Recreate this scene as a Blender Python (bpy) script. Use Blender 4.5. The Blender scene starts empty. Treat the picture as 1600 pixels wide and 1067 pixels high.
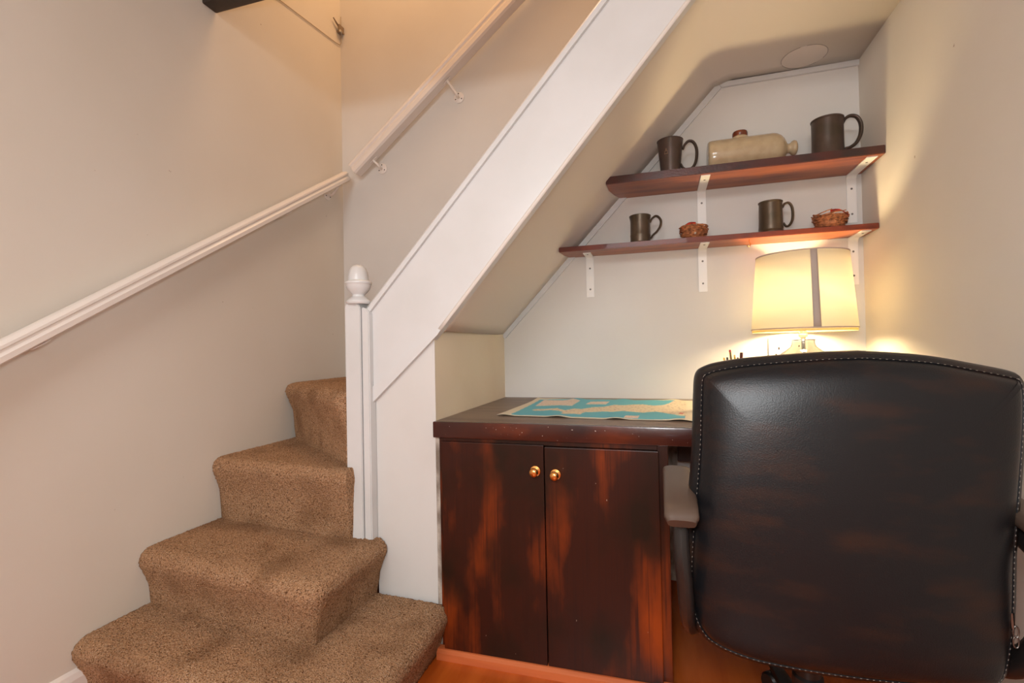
import bpy, bmesh, math, random
from mathutils import Vector, Matrix
random.seed(7)
PI = math.pi
C = bpy.context.scene.collection
S = bpy.context.scene

# ------------------------------------------------------------------ camera
CAM_H = 0.984
yaw, pitch, roll = [math.radians(a) for a in (16.6223, 0.7398, -1.10983)]
cy, sy = math.cos(yaw), math.sin(yaw)
fw = Vector((-sy*math.cos(pitch), cy*math.cos(pitch), math.sin(pitch)))
r0 = Vector((cy, sy, 0)); u0 = r0.cross(fw)
rt = r0*math.cos(roll) + u0*math.sin(roll)
up = -r0*math.sin(roll) + u0*math.cos(roll)
cam_data = bpy.data.cameras.new('camera')
cam = bpy.data.objects.new('camera', cam_data); C.objects.link(cam)
cam_data.sensor_width = 36; cam_data.lens = 768.45/1600*36
cam_data.clip_start = 0.02
m = Matrix((( rt.x, up.x, -fw.x, 0), (rt.y, up.y, -fw.y, 0), (rt.z, up.z, -fw.z, CAM_H), (0,0,0,1)))
cam.matrix_world = m
S.camera = cam

# ------------------------------------------------------------------ colour management, world, lights
S.view_settings.view_transform = 'Standard'
S.view_settings.look = 'None'
S.view_settings.exposure = 0.12
S.view_settings.gamma = 1.0
S.view_settings.use_curve_mapping = False
w = bpy.data.worlds.new('world'); S.world = w; w.use_nodes = True
w.node_tree.nodes['Background'].inputs[0].default_value = (1, .93, .85, 1)
w.node_tree.nodes['Background'].inputs[1].default_value = 0.3

def light(name, kind, loc, energy, color, size=.1, target=None, size_y=None, spread=None):
    d = bpy.data.lights.new(name, kind); d.energy = energy; d.color = color
    if kind == 'AREA':
        d.size = size
        if size_y: d.shape = 'RECTANGLE'; d.size_y = size_y
        if spread: d.spread = spread
    else:
        d.shadow_soft_size = size
    o = bpy.data.objects.new(name, d); C.objects.link(o); o.location = loc
    if target is not None:
        o.rotation_euler = (Vector(target)-Vector(loc)).to_track_quat('-Z', 'Y').to_euler()
    return o
light('camera_flash', 'AREA', (-.03, -.02, 1.12), 9.5, (.95, .98, 1), .16, (-.35, 1.5, 1.15))
light('room_fill_light', 'AREA', (-.4, -1.6, 2.38), 98, (.95, .98, 1), 1.4, (-.5, -.6, 0))  # added unseen area light behind the camera, soft fill for the room
light('upstairs_lamp', 'POINT', (-.75, 1.86, 3.75), 34, (1, .60, .30), .3)

# ------------------------------------------------------------------ material helpers
def srgb(r, g, b):
    f = lambda c: (c/255/12.92) if c/255 <= .04045 else ((c/255+.055)/1.055)**2.4
    return (f(r), f(g), f(b), 1)
def mat(name, col, rough=.6, metal=0, spec=.5, coat=0, bump=None, var=None):
    """bump=(scale, strength, distance) ; var=(scale, colour2, lo, hi, stretch)"""
    M = bpy.data.materials.new(name); M.use_nodes = True
    nt = M.node_tree; p = nt.nodes['Principled BSDF']
    p.inputs['Base Color'].default_value = col
    p.inputs['Roughness'].default_value = rough
    p.inputs['Metallic'].default_value = metal
    p.inputs['Specular IOR Level'].default_value = spec
    p.inputs['Coat Weight'].default_value = coat
    tc = nt.nodes.new('ShaderNodeNewGeometry')
    if var:
        sc, c2, lo, hi, st = var
        mp = nt.nodes.new('ShaderNodeMapping'); mp.inputs['Scale'].default_value = st
        nt.links.new(tc.outputs['Position'], mp.inputs['Vector'])
        nz = nt.nodes.new('ShaderNodeTexNoise'); nz.inputs['Scale'].default_value = sc; nz.inputs['Detail'].default_value = 6
        nt.links.new(mp.outputs[0], nz.inputs['Vector'])
        rp = nt.nodes.new('ShaderNodeMapRange'); rp.inputs[1].default_value = lo; rp.inputs[2].default_value = hi
        nt.links.new(nz.outputs[0], rp.inputs[0])
        mx = nt.nodes.new('ShaderNodeMix'); mx.data_type = 'RGBA'
        mx.inputs['A'].default_value = col; mx.inputs['B'].default_value = c2
        nt.links.new(rp.outputs[0], mx.inputs['Factor']); nt.links.new(mx.outputs['Result'], p.inputs['Base Color'])
        M['mix'] = mx.name
    if bump:
        sc, stn, dist = bump
        nz = nt.nodes.new('ShaderNodeTexNoise'); nz.inputs['Scale'].default_value = sc; nz.inputs['Detail'].default_value = 4
        nt.links.new(tc.outputs['Position'], nz.inputs['Vector'])
        bp = nt.nodes.new('ShaderNodeBump'); bp.inputs['Strength'].default_value = stn; bp.inputs['Distance'].default_value = dist
        nt.links.new(nz.outputs[0], bp.inputs['Height']); nt.links.new(bp.outputs[0], p.inputs['Normal'])
    return M
def add_layer(M, sc, col, lo, hi, st=(1,1,1), detail=2, rough=None, kind='noise'):
    """another procedural layer over the base colour"""
    nt = M.node_tree; p = nt.nodes['Principled BSDF']
    src = p.inputs['Base Color'].links[0].from_socket if p.inputs['Base Color'].links else None
    g = nt.nodes.new('ShaderNodeNewGeometry')
    mp = nt.nodes.new('ShaderNodeMapping'); mp.inputs['Scale'].default_value = st
    nt.links.new(g.outputs['Position'], mp.inputs['Vector'])
    if kind == 'noise':
        nz = nt.nodes.new('ShaderNodeTexNoise'); nz.inputs['Scale'].default_value = sc; nz.inputs['Detail'].default_value = detail
    else:
        nz = nt.nodes.new('ShaderNodeTexVoronoi'); nz.inputs['Scale'].default_value = sc
    nt.links.new(mp.outputs[0], nz.inputs['Vector'])
    rp = nt.nodes.new('ShaderNodeMapRange'); rp.inputs[1].default_value = lo; rp.inputs[2].default_value = hi
    nt.links.new(nz.outputs[0], rp.inputs[0])
    mx = nt.nodes.new('ShaderNodeMix'); mx.data_type = 'RGBA'
    if src: nt.links.new(src, mx.inputs['A'])
    else: mx.inputs['A'].default_value = p.inputs['Base Color'].default_value
    mx.inputs['B'].default_value = col
    nt.links.new(rp.outputs[0], mx.inputs['Factor']); nt.links.new(mx.outputs['Result'], p.inputs['Base Color'])
    return M

WALL = mat('cream_emulsion', srgb(222, 215, 204), .75, spec=.3, bump=(60, .08, .002), var=(1.6, srgb(216, 208, 195), .35, .7, (1,1,1)))
WALLW = mat('alcove_emulsion', srgb(218, 215, 210), .75, spec=.3, bump=(70, .08, .002), var=(2.1, srgb(211, 207, 201), .35, .7, (1,1,1)))
add_layer(WALL, 38, srgb(150, 130, 112), .795, .82)
CREAM = mat('warm_cream_paint', srgb(226, 214, 192), .75, spec=.3, bump=(50, .1, .002), var=(3, srgb(220, 206, 182), .35, .7, (1,1,1)))
CEIL = mat('ceiling_paint', srgb(222, 213, 203), .8, spec=.3, bump=(50, .08, .002))
GLOSS = mat('white_gloss_paint', srgb(214, 214, 213), .3, spec=.5, bump=(30, .05, .002), var=(5, srgb(208, 208, 206), .4, .7, (1,1,1)))
PANEL = mat('white_satin_panel', srgb(212, 210, 206), .5, spec=.4, bump=(24, .06, .002), var=(3, srgb(206, 202, 197), .4, .7, (1,1,1)))
GROOVE = mat('grey_joint', srgb(150, 140, 130), .8)  # plain grey of the ring joint around the ceiling disc
CARPET = mat('brown_twist_carpet', srgb(204, 158, 118), .95, spec=.05, bump=(300, 1, .012), var=(230, srgb(112, 74, 46), .46, .66, (1,1,1)))
add_layer(CARPET, 400, srgb(236, 204, 172), .54, .68, detail=2)
add_layer(CARPET, 6, srgb(122, 84, 54), .52, .95, detail=1)
CABWOOD = mat('dark_mahogany_stain', srgb(54, 23, 14), .38, spec=.22, coat=.05, bump=(30, .05, .002), var=(3.4, srgb(150, 62, 16), .51, .72, (1.6,1,.6)))
add_layer(CABWOOD, 5, srgb(34, 21, 12), .49, .70, (1.3,1,.8), 3)
add_layer(CABWOOD, 60, srgb(44, 20, 14), .5, .75, (2.5,1,.06), 3)
add_layer(CABWOOD, 95, srgb(190, 170, 150), .80, .82, (1,1,.5), 2)
DARKWOOD = mat('dark_brown_board', srgb(46, 26, 18), .5, var=(20, srgb(64, 36, 22), .4, .7, (1,1,.1)))
EDGEWOOD = mat('worktop_edge_varnish', srgb(62, 26, 18), .25, spec=.4, coat=.15, bump=(60, .15, .002), var=(6, srgb(104, 42, 18), .5, .78, (1,1,2)))
add_layer(EDGEWOOD, 4, srgb(40, 22, 24), .5, .7)
add_layer(EDGEWOOD, 150, srgb(205, 190, 180), .735, .77)
TOPWOOD = mat('dull_worktop', srgb(132, 112, 96), .45, spec=.5, bump=(60, .1, .002), var=(9, srgb(104, 86, 74), .4, .7, (.3,2,1)))
SHELFWOOD = mat('varnished_red_wood', srgb(158, 86, 42), .38, spec=.4, coat=.15, bump=(90, .12, .002), var=(14, srgb(116, 54, 30), .42, .68, (.25,1.6,2)))
add_layer(SHELFWOOD, 60, srgb(120, 58, 30), .5, .8, (.06,1,1), 4)
SHELFEDGE = mat('dark_red_shelf_edge', srgb(74, 28, 20), .3, spec=.5, coat=.35, bump=(150, .35, .002), var=(8, srgb(42, 24, 24), .42, .62, (1,1,1)))
SHELFEDGE2 = mat('red_brown_shelf_edge', srgb(112, 46, 24), .42, spec=.35, coat=.1, bump=(150, .35, .002), var=(7, srgb(74, 34, 26), .45, .68, (1,1,1)))
FLOORM = mat('orange_wood_floor', srgb(200, 98, 34), .25, spec=.5, coat=.2, var=(7, srgb(176, 78, 22), .4, .7, (3,.4,1)))
STRIPM = mat('orange_beading', srgb(206, 110, 62), .4, var=(25, srgb(184, 90, 48), .4, .7, (.1,1,1)))
BRASS = mat('polished_brass', srgb(232, 170, 100), .18, metal=1)
PEWTER = mat('dull_pewter', srgb(92, 77, 71), .4, metal=.5, bump=(90, .12, .002), var=(11, srgb(74, 64, 54), .4, .7, (1,1,1)))
PEWTER2 = mat('greenish_pewter', srgb(98, 83, 69), .36, metal=.55, bump=(90, .15, .002), var=(13, srgb(76, 66, 50), .4, .7, (1,1,1)))
STONE = mat('glazed_stoneware', srgb(186, 166, 134), .2, spec=.5, coat=.3, var=(30, srgb(176, 154, 122), .4, .7, (1,1,1)))
BROWNG = mat('brown_glaze', srgb(112, 48, 20), .18, coat=.5, var=(40, srgb(80, 32, 14), .4, .7, (1,1,1)))
TWIG = mat('dry_twig', srgb(192, 122, 76), .7, var=(90, srgb(112, 64, 36), .4, .65, (1,1,1)))
EGG = mat('pale_egg', srgb(190, 170, 150), .5)
REDLEAF = mat('red_leaf', srgb(205, 50, 30), .5, var=(60, srgb(130, 36, 20), .4, .7, (1,1,1)))
LEATHER = mat('black_leather', srgb(20, 20, 22), .36, spec=.3, bump=(420, .3, .001), var=(9, srgb(40, 26, 21), .5, .72, (1,1,3)))
STITCH = mat('pale_thread', srgb(150, 140, 130), .6)
PLASTIC = mat('black_plastic', srgb(34, 30, 29), .35, spec=.5)
ARMPLAST = mat('armrest_polyurethane', srgb(80, 64, 54), .42, spec=.5)
CHROME = mat('chrome', srgb(205, 205, 205), .12, metal=1)
STEEL = mat('screw_steel', srgb(120, 115, 110), .35, metal=1)
HOLE = mat('dark_screw_hole', srgb(50, 36, 28), .8)
BEAM = mat('black_stained_beam', srgb(46, 38, 32), .6, bump=(40, .3, .004), var=(12, srgb(62, 48, 36), .4, .7, (.2,1,1)))
BRKM = mat('white_bracket_paint', srgb(234, 232, 228), .35)
SOCKETM = mat('white_switch_plastic', srgb(232, 228, 222), .35)
PAPER = mat('map_paper', srgb(228, 214, 188), .7)
SEA = mat('map_sea_print', srgb(98, 184, 200), .65)
LAND = mat('map_land_print', srgb(228, 210, 180), .7, var=(85, srgb(170, 144, 122), .58, .63, (1,1,1)))
INSET = mat('map_inset_print', srgb(232, 214, 196), .7, var=(120, srgb(212, 186, 168), .45, .7, (1,1,1)))
ROUTE = mat('map_red_marking', srgb(214, 120, 100), .7)
RIBBON = mat('taupe_ribbon', srgb(178, 162, 152), .7)
YELLOW = mat('yellow_pencil_paint', srgb(220, 170, 40), .4)
BLACKP = mat('black_pencil_stripe', srgb(36, 26, 20), .4)
REDP = mat('red_pencil_tip', srgb(170, 30, 24), .4)
CREAMP = mat('cream_pencil_wood', srgb(220, 180, 120), .5)
BROWNP = mat('brown_pen_body', srgb(92, 40, 22), .3)
RAILM = mat('white_rail_gloss', srgb(232, 224, 216), .3, spec=.5, bump=(30, .05, .002))
BULBM = mat('bulb_holder', srgb(225, 215, 190), .4)
DIRT = mat('rough_timber_edge', srgb(120, 108, 96), .85, bump=(80, .6, .006), var=(30, srgb(180, 170, 158), .4, .62, (1,1,.4)))

def shade_material(name='cream_lampshade_fabric', dc=(.86, .80, .70, 1), tcol=(.82, .78, .68, 1), f=.64):
    M = bpy.data.materials.new(name); M.use_nodes = True; nt = M.node_tree
    for n in list(nt.nodes): nt.nodes.remove(n)
    o = nt.nodes.new('ShaderNodeOutputMaterial'); d = nt.nodes.new('ShaderNodeBsdfDiffuse'); t = nt.nodes.new('ShaderNodeBsdfTranslucent')
    d.inputs[0].default_value = dc; t.inputs[0].default_value = tcol
    x = nt.nodes.new('ShaderNodeMixShader'); x.inputs[0].default_value = f
    nt.links.new(d.outputs[0], x.inputs[1]); nt.links.new(t.outputs[0], x.inputs[2]); nt.links.new(x.outputs[0], o.inputs[0])
    return M
SHADE = shade_material()
SHADE_L = shade_material('yellow_shade_band', (.8, .66, .36, 1), (.8, .62, .28, 1), .4)
def glass_material():
    M = bpy.data.materials.new('clear_glass'); M.use_nodes = True
    p = M.node_tree.nodes['Principled BSDF']
    p.inputs['Transmission Weight'].default_value = 1; p.inputs['Roughness'].default_value = .01; p.inputs['IOR'].default_value = 1.45
    p.inputs['Base Color'].default_value = (.97, .97, .95, 1)
    return M
GLASS = glass_material()
def bulb_material():
    M = bpy.data.materials.new('lit_bulb'); M.use_nodes = True
    p = M.node_tree.nodes['Principled BSDF']
    p.inputs['Emission Color'].default_value = (1, .765, .42, 1); p.inputs['Emission Strength'].default_value = 205
    return M
BULB = bulb_material()

# ------------------------------------------------------------------ mesh helpers
def obj(name, bm, material, parent=None, smooth=False, mats=None, sharp=35):
    bmesh.ops.recalc_face_normals(bm, faces=bm.faces)
    me = bpy.data.meshes.new(name); bm.to_mesh(me); bm.free()
    for mm in (mats or [material]): me.materials.append(mm)
    if smooth:
        for p in me.polygons: p.use_smooth = True
        me.set_sharp_from_angle(angle=math.radians(sharp))
    o = bpy.data.objects.new(name, me); C.objects.link(o)
    if parent is not None:
        o.parent = parent
        o.matrix_parent_inverse = Matrix.Translation(parent.location).inverted()
    return o
def tag(o, label=None, cat=None, group=None, kind=None):
    if label: o['label'] = label
    if cat: o['category'] = cat
    if group: o['group'] = group
    if kind: o['kind'] = kind
    return o
def thing(name, label, cat, loc=(0,0,0), group=None):
    o = bpy.data.objects.new(name, None); C.objects.link(o); o.location = loc; o.empty_display_size = .05
    return tag(o, label, cat, group)
def struct(name, bm, m, smooth=False, label=None):
    o = obj(name, bm, m, smooth=smooth); o['kind'] = 'structure'
    if label: o['label'] = label
    return o
def box(bm, a, b, bevel=0, seg=2):
    a, b = Vector(a), Vector(b)
    r = bmesh.ops.create_cube(bm, size=1)
    vs = r['verts']
    for v in vs:
        v.co = Vector(((a[i]+b[i])/2 + v.co[i]*abs(b[i]-a[i])) for i in range(3))
    if bevel:
        es = list({e for v in vs for e in v.link_edges})
        bmesh.ops.bevel(bm, geom=es, offset=bevel, segments=seg, affect='EDGES', profile=.6)
    return bm
def B(a, b, bevel=0, seg=2): return box(bmesh.new(), a, b, bevel, seg)
def prism(bm, pts, d, bevel=0):
    """pts: 3-D outline, extruded by vector d"""
    d = Vector(d)
    v0 = [bm.verts.new(p) for p in pts]; v1 = [bm.verts.new(Vector(p)+d) for p in pts]
    n = len(pts); fs = [bm.faces.new(v0), bm.faces.new(list(reversed(v1)))]
    for i in range(n): fs.append(bm.faces.new((v0[i], v0[(i+1)%n], v1[(i+1)%n], v1[i])))
    if bevel:
        es = list({e for f in fs for e in f.edges})
        bmesh.ops.bevel(bm, geom=es, offset=bevel, segments=2, affect='EDGES')
    return bm
def lathe(bm, prof, n=40, mtx=None):
    """prof: (r, z) list, axis z"""
    rings = []
    for r, z in prof:
        if r < 1e-6: rings.append([bm.verts.new((0, 0, z))])
        else: rings.append([bm.verts.new((r*math.cos(2*PI*k/n), r*math.sin(2*PI*k/n), z)) for k in range(n)])
    for a, b in zip(rings, rings[1:]):
        for k in range(n):
            k2 = (k+1) % n
            if len(a) == 1 and len(b) == 1: continue
            if len(a) == 1: bm.faces.new((a[0], b[k2], b[k]))
            elif len(b) == 1: bm.faces.new((a[k], a[k2], b[0]))
            else: bm.faces.new((a[k], a[k2], b[k2], b[k]))
    if mtx is not None:
        bmesh.ops.transform(bm, matrix=mtx, verts=[v for r in rings for v in r])
    return bm
def spline(pts, n=8):
    pts = [Vector(p) for p in pts]; out = []
    P = [pts[0]*2-pts[1]] + pts + [pts[-1]*2-pts[-2]]
    for i in range(1, len(P)-2):
        for k in range(n):
            t = k/n; a, b, c, d = P[i-1:i+3]
            out.append(.5*((2*b) + (c-a)*t + (2*a-5*b+4*c-d)*t*t + (3*b-a-3*c+d)*t**3))
    out.append(pts[-1]); return out
def tube(bm, pts, r, n=10, flat=1.0, flat_axis=None):
    """tube along points; r number or list; flat squeezes along flat_axis"""
    pts = [Vector(p) for p in pts]; rings = []
    up_ = None
    for i, p in enumerate(pts):
        t = (pts[min(i+1, len(pts)-1)] - pts[max(i-1, 0)]).normalized()
        if up_ is None:
            up_ = Vector((0, 0, 1)) if abs(t.z) < .9 else Vector((1, 0, 0))
            if flat_axis is not None: up_ = Vector(flat_axis)
        x = t.cross(up_).normalized(); y = x.cross(t).normalized(); up_ = y if flat_axis is None else up_
        rr = r[i] if isinstance(r, (list, tuple)) else r
        rings.append([bm.verts.new(p + x*rr*math.cos(2*PI*k/n) + y*rr*flat*math.sin(2*PI*k/n)) for k in range(n)])
    for a, b in zip(rings, rings[1:]):
        for k in range(n): bm.faces.new((a[k], a[(k+1)%n], b[(k+1)%n], b[k]))
    bm.faces.new(list(reversed(rings[0]))); bm.faces.new(rings[-1])
    return bm
def sweep(bm, prof, a, b, sx, sz):
    """section prof [(u,v)] placed at a and b along axes sx, sz"""
    a, b, sx, sz = Vector(a), Vector(b), Vector(sx), Vector(sz)
    r0 = [bm.verts.new(a + sx*u + sz*v) for u, v in prof]; r1 = [bm.verts.new(b + sx*u + sz*v) for u, v in prof]
    n = len(prof)
    for k in range(n): bm.faces.new((r0[k], r0[(k+1)%n], r1[(k+1)%n], r1[k]))
    bm.faces.new(r0); bm.faces.new(list(reversed(r1)))
    return bm
def quad(bm, *pts):
    bm.faces.new([bm.verts.new(p) for p in pts]); return bm

# ------------------------------------------------------------------ key dimensions (metres)
XL, XR = -1.591, .777          # left and right walls
YB, YF = 2.241, 1.467          # back wall, stringer plane
XS = -.708                     # alcove side wall
ZC = 2.089                     # alcove ceiling
ZR = 2.42                      # room ceiling
YN = -2.6                      # wall behind the camera
ZT = 4.6                       # top of stairwell
T = .1

# ------------------------------------------------------------------ the setting
struct('floor', B((XL-T, YN-T, -.1), (XR+T, YB+T, 0)), FLOORM)
struct('wall_left', B((XL-T, YN-T, 0), (XL, YB+T, ZT)), WALL)
struct('wall_back', B((XL, YB, 0), (XR, YB+T, ZT)), WALLW)
struct('wall_right', B((XR, YN-T, 0), (XR+T, YB+T, ZT)), WALL)
struct('wall_near', B((XL, YN-T, 0), (XR, YN, ZR)), WALL)
struct('ceiling', B((XL, YN, ZR), (XR, 1.40, ZR+.16)), CEIL)
# plastered bulkhead over the stairs, above the dark beam, and the stairwell ceiling
struct('wall_stairwell', B((XL, 1.40, 2.47), (XR, 1.467, ZT)), WALL)
struct('ceiling_stairwell', B((XL, 1.40, ZT), (XR, YB, ZT+.1)), CEIL)
# narrow side wall of the alcove and white board under the stringer
def soffit_x(z, y):
    back = -.713 + (z-1.044)/1.062; front = -.676 + (z-1.048)/1.155
    t = (YB-y)/(YB-YF); k = max(0, min(1, (z-1.044)/.35))
    return back*(1-t) + front*t - .058*k*math.sin(PI*min(1, t*1.15/1.15))**.8
bm = bmesh.new()
prism(bm, [(XS, YF+.013, 0), (XS, YB, 0), (XS, YB, 1.05), (XS, 1.9, 1.052), (XS, YF+.013, 1.05)], (-.04, 0, 0))
struct('wall_alcove', bm, CREAM)
bm = bmesh.new()
prism(bm, [(-.93, YF+.012, 0), (XS-.0405, YF+.012, 0), (XS-.0405, YF+.012, 1.0), (-.93, YF+.012, .86)], (0, .03, 0))
prism(bm, [(XS-.0405, YF+.012, 0), (XS, YF+.012, 0), (XS, YF+.012, 1.04), (XS-.0405, YF+.012, 1.0)], (0, .0009, 0))
struct('wall_under_stairs', bm, PANEL, label='white board panel below the staircase stringer')
# sloping soffit + flat alcove ceiling as one plastered skin with thickness
bm = bmesh.new()
ny = 12; rows = []
zs = [1.044 + i*(ZC-1.044-.02)/24 for i in range(25)]
for j in range(ny+1):
    y = YB - (YB-YF)*j/ny
    row = [bm.verts.new((soffit_x(z, y), y, z)) for z in zs]
    xb = soffit_x(ZC-.02, y)
    for a in (.012, .03, .06): row.append(bm.verts.new((xb+a+.01, y, ZC-.02+.02*min(1, a/.045))))
    row.append(bm.verts.new((XR, y, ZC)))
    rows.append(row)
for a, b in zip(rows, rows[1:]):
    for k in range(len(a)-1): bm.faces.new((a[k], a[k+1], b[k+1], b[k]))
o = struct('ceiling_alcove', bm, CEIL, smooth=True, label='sloping plaster soffit and flat ceiling under the stairs')
if sum(p.normal.z*p.area for p in o.data.polygons) > 0: o.data.flip_normals()
sm = o.modifiers.new('solid', 'SOLIDIFY'); sm.thickness = .012; sm.offset = -1
bm = bmesh.new()    # header above alcove ceiling facing the room
prism(bm, [(.20, YF+.033, ZC+.001), (.26, YF+.033, ZC+.001), (.26, YF+.033, 2.47), (.20, YF+.033, 2.47)], (0, .01, 0))
prism(bm, [(.26, YF+.001, ZC+.001), (XR, YF+.001, ZC+.001), (XR, YF+.001, 2.47), (.26, YF+.001, 2.47)], (0, .03, 0))
struct('wall_header', bm, WALLW)
# thin trims where the soffit and ceiling meet the back wall
bm = bmesh.new()
tw = .021
d = Vector((.983, 0, 1.044)).normalized(); nrm = Vector((d.z, 0, -d.x))
a = Vector((-.713, YB, 1.044)); b = Vector((.268, YB, 2.086)); c = Vector((XR, YB, 2.089))
prism(bm, [a + Vector((-.02,0,-.006)), b + Vector((-.004,0,.0)), b + Vector((.004,0,-tw)) + nrm*.004, a + nrm*tw*.95 + Vector((0,0,0))], (0, -.012, 0))
prism(bm, [b + Vector((-.004,0,0)), c, c + Vector((0,0,-tw)), b + Vector((.008,0,-tw))], (0, -.012, 0))
struct('trim_1', bm, GLOSS, label='narrow white beading around the top of the alcove back wall')
# skirting on left wall in front of stairs
bm = bmesh.new()
sweep(bm, [(0,0), (.016,0), (.016,.085), (.010,.10), (0,.108)], (XL, YN, 0), (XL, 1.01, 0), (1,0,0), (0,0,1))
struct('baseboard_left', bm, RAILM)
bm = bmesh.new()
sweep(bm, [(0,0), (-.03,0), (-.03,.022), (-.02,.03), (0,.032)], (XS+.01, YF-.004, 0), (.03, YF-.004, 0), (0,1,0), (0,0,1))
struct('trim_2', bm, STRIPM, label='orange wooden beading on the floor along the cabinet')
# round blanking disc in the alcove ceiling
bm = bmesh.new()
lathe(bm, [(0, -.0012), (.076, -.0012), (.0775, -.0006), (.0775, .002)], 48, Matrix.Translation((.563, 2.14, ZC)))
ring = obj('ceiling_cover_disc', bm, CEIL, smooth=True)
tag(ring, 'round painted blanking disc flush in the alcove ceiling above the shelves', 'ceiling disc')
bm = bmesh.new()
for k in range(48):
    if k % 48 in (3, 4, 5, 20, 33, 34): continue
    a0, a1 = 2*PI*k/48, 2*PI*(k+1)/48
    ps = [(.563+.079*math.cos(t), 2.14+.079*math.sin(t), ZC-.0008) for t in (a0, a1)] + [(.563+.0775*math.cos(t), 2.14+.0775*math.sin(t), ZC-.0008) for t in (a1, a0)]
    prism(bm, ps, (0, 0, -.0008))
obj('joint_line', bm, GROOVE, ring)

# dark beam
bm = bmesh.new()
box(bm, (XL, 1.405, 2.28), (.24, 1.467, 2.47), .006)
tag(obj('ceiling_beam', bm, BEAM, smooth=True), 'dark stained timber beam across the stair opening at the top of the photo', 'beam')

# ------------------------------------------------------------------ staircase
stair = thing('staircase', 'winding staircase with brown carpeted steps, white stringer and newel post', 'staircase', (-1.1, 1.2, 0))
def carpet_step(poly, ztop, zbot, free, zfun=None, name='carpeted_step'):
    """poly: plan outline; free[i]: (ix,iy) inset direction of vertex i (0,0 when hidden)"""
    prof = [(zbot, .042), (ztop-.12, .030), (ztop-.085, .017), (ztop-.068, .010), (ztop-.052, .003), (ztop-.038, .0), (ztop-.024, .003), (ztop-.012, .011), (ztop-.003, .026), (ztop, .048)]
    P0, D0 = [], []
    n = len(poly)
    for i in range(n):
        a, b = Vector(poly[i]), Vector(poly[(i+1)%n]); da, db = Vector(free[i]), Vector(free[(i+1)%n])
        k = max(1, int((b-a).length/.02))
        for j in range(k):
            t = j/k
            P0.append(a.lerp(b, t)); D0.append(da if t == 0 else (da if da.length < db.length else db) if da.length*db.length > 0 else (da.lerp(db, t)*0 if da.length == 0 and db.length == 0 else da.lerp(db, t)))
    bm = bmesh.new(); rings = []
    zf = zfun or (lambda x, y: 0)
    for z, d_ in prof:
        ring = []
        for p, dd in zip(P0, D0):
            q = p + dd*d_
            zz = z + (zf(q.x, q.y) if z > zbot else 0)
            ring.append(bm.verts.new((q.x, q.y, zz)))
        rings.append(ring)
    cen = sum((v.co for v in rings[-1]), Vector())/len(rings[-1])
    last = rings[-1]
    for s in [.95, .9, .84, .78, .7, .62, .54, .46, .38, .3, .22, .14, .06]:
        rings.append([bm.verts.new((cen.x+(v.co.x-cen.x)*s, cen.y+(v.co.y-cen.y)*s, ztop+zf(cen.x+(v.co.x-cen.x)*s, cen.y+(v.co.y-cen.y)*s))) for v in last])
    N = len(P0)
    for a, b in zip(rings, rings[1:]):
        for k in range(N): bm.faces.new((a[k], a[(k+1)%N], b[(k+1)%N], b[k]))
    bm.faces.new(rings[-1])
    bm.faces.new(list(reversed(rings[0])))
    bmesh.ops.subdivide_edges(bm, edges=[e for e in bm.edges if e.calc_length() > .012], cuts=1, use_grid_fill=True)
    o = obj(name, bm, CARPET, stair, smooth=True, sharp=180)
    tx = bpy.data.textures.get('pile') or bpy.data.textures.new('pile', 'CLOUDS')
    tx.noise_scale = .006; tx.noise_depth = 1
    sb = o.modifiers.new('fine', 'SUBSURF'); sb.levels = 1; sb.render_levels = 1; sb.subdivision_type = 'SIMPLE'
    dm = o.modifiers.new('pile', 'DISPLACE'); dm.texture = tx; dm.strength = .007; dm.mid_level = .5; dm.texture_coords = 'GLOBAL'
    return o
def tilt(zl, zr, xl=XL, xr=-.7):   # carpet slightly lower towards the right
    return lambda x, y: (zr-zl)*(x-xl)/(xr-xl)
def arc(cx, cy_, r, a0, a1, n=5):
    out = []
    for k in range(n+1):
        t = math.radians(a0+(a1-a0)*k/n); out.append(((cx+r*math.cos(t), cy_+r*math.sin(t)), (-math.cos(t), -math.sin(t))))
    return out
EPS = .002
# step 1 : wraps in front of the panel
ar = arc(-.715, .985, .05, -90, 0)
poly = [(XL+EPS, .968)] + [p for p, _ in ar] + [(-.665, YF-.004), (-.90, YF-.004), (XL+EPS, YF-.004)]
free = [(0, 1)] + [d for _, d in ar] + [(-1, 0), (0, 0), (0, 0)]
carpet_step(poly, .187, .0, free, tilt(0, -.026))
# step 2
ar = arc(-.948, 1.165, .055, -90, 0)
poly = [(XL+EPS, 1.155)] + [p for p, _ in ar] + [(-.893, YF+.006), (XL+EPS, YF+.006)]
free = [(0, 1)] + [d for _, d in ar] + [(-1, 0), (0, 0)]
carpet_step(poly, .368, .15, free, tilt(0, -.02))
# step 3 : from newel to the wall
poly = [(XL+EPS, 1.425), (-1.03, 1.398), (-.998, 1.398), (-.985, 1.52), (-.985, 2.235), (XL+EPS, 2.235)]
free = [(0, 1), (0, .75), (-.2, .6), (0, 0), (0, 0), (0, 0)]
carpet_step(poly, .598, .33, free, tilt(0, -.012))
# step 4 : winder
poly = [(XL+EPS, 1.80), (-1.060, 1.43), (-1.026, 1.44), (-.96, 1.56), (-.96, 2.235), (XL+EPS, 2.235)]
free = [(.5, .9), (.5, .8), (0, 0), (0, 0), (0, 0), (0, 0)]
carpet_step(poly, .848, .57, free)
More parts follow.
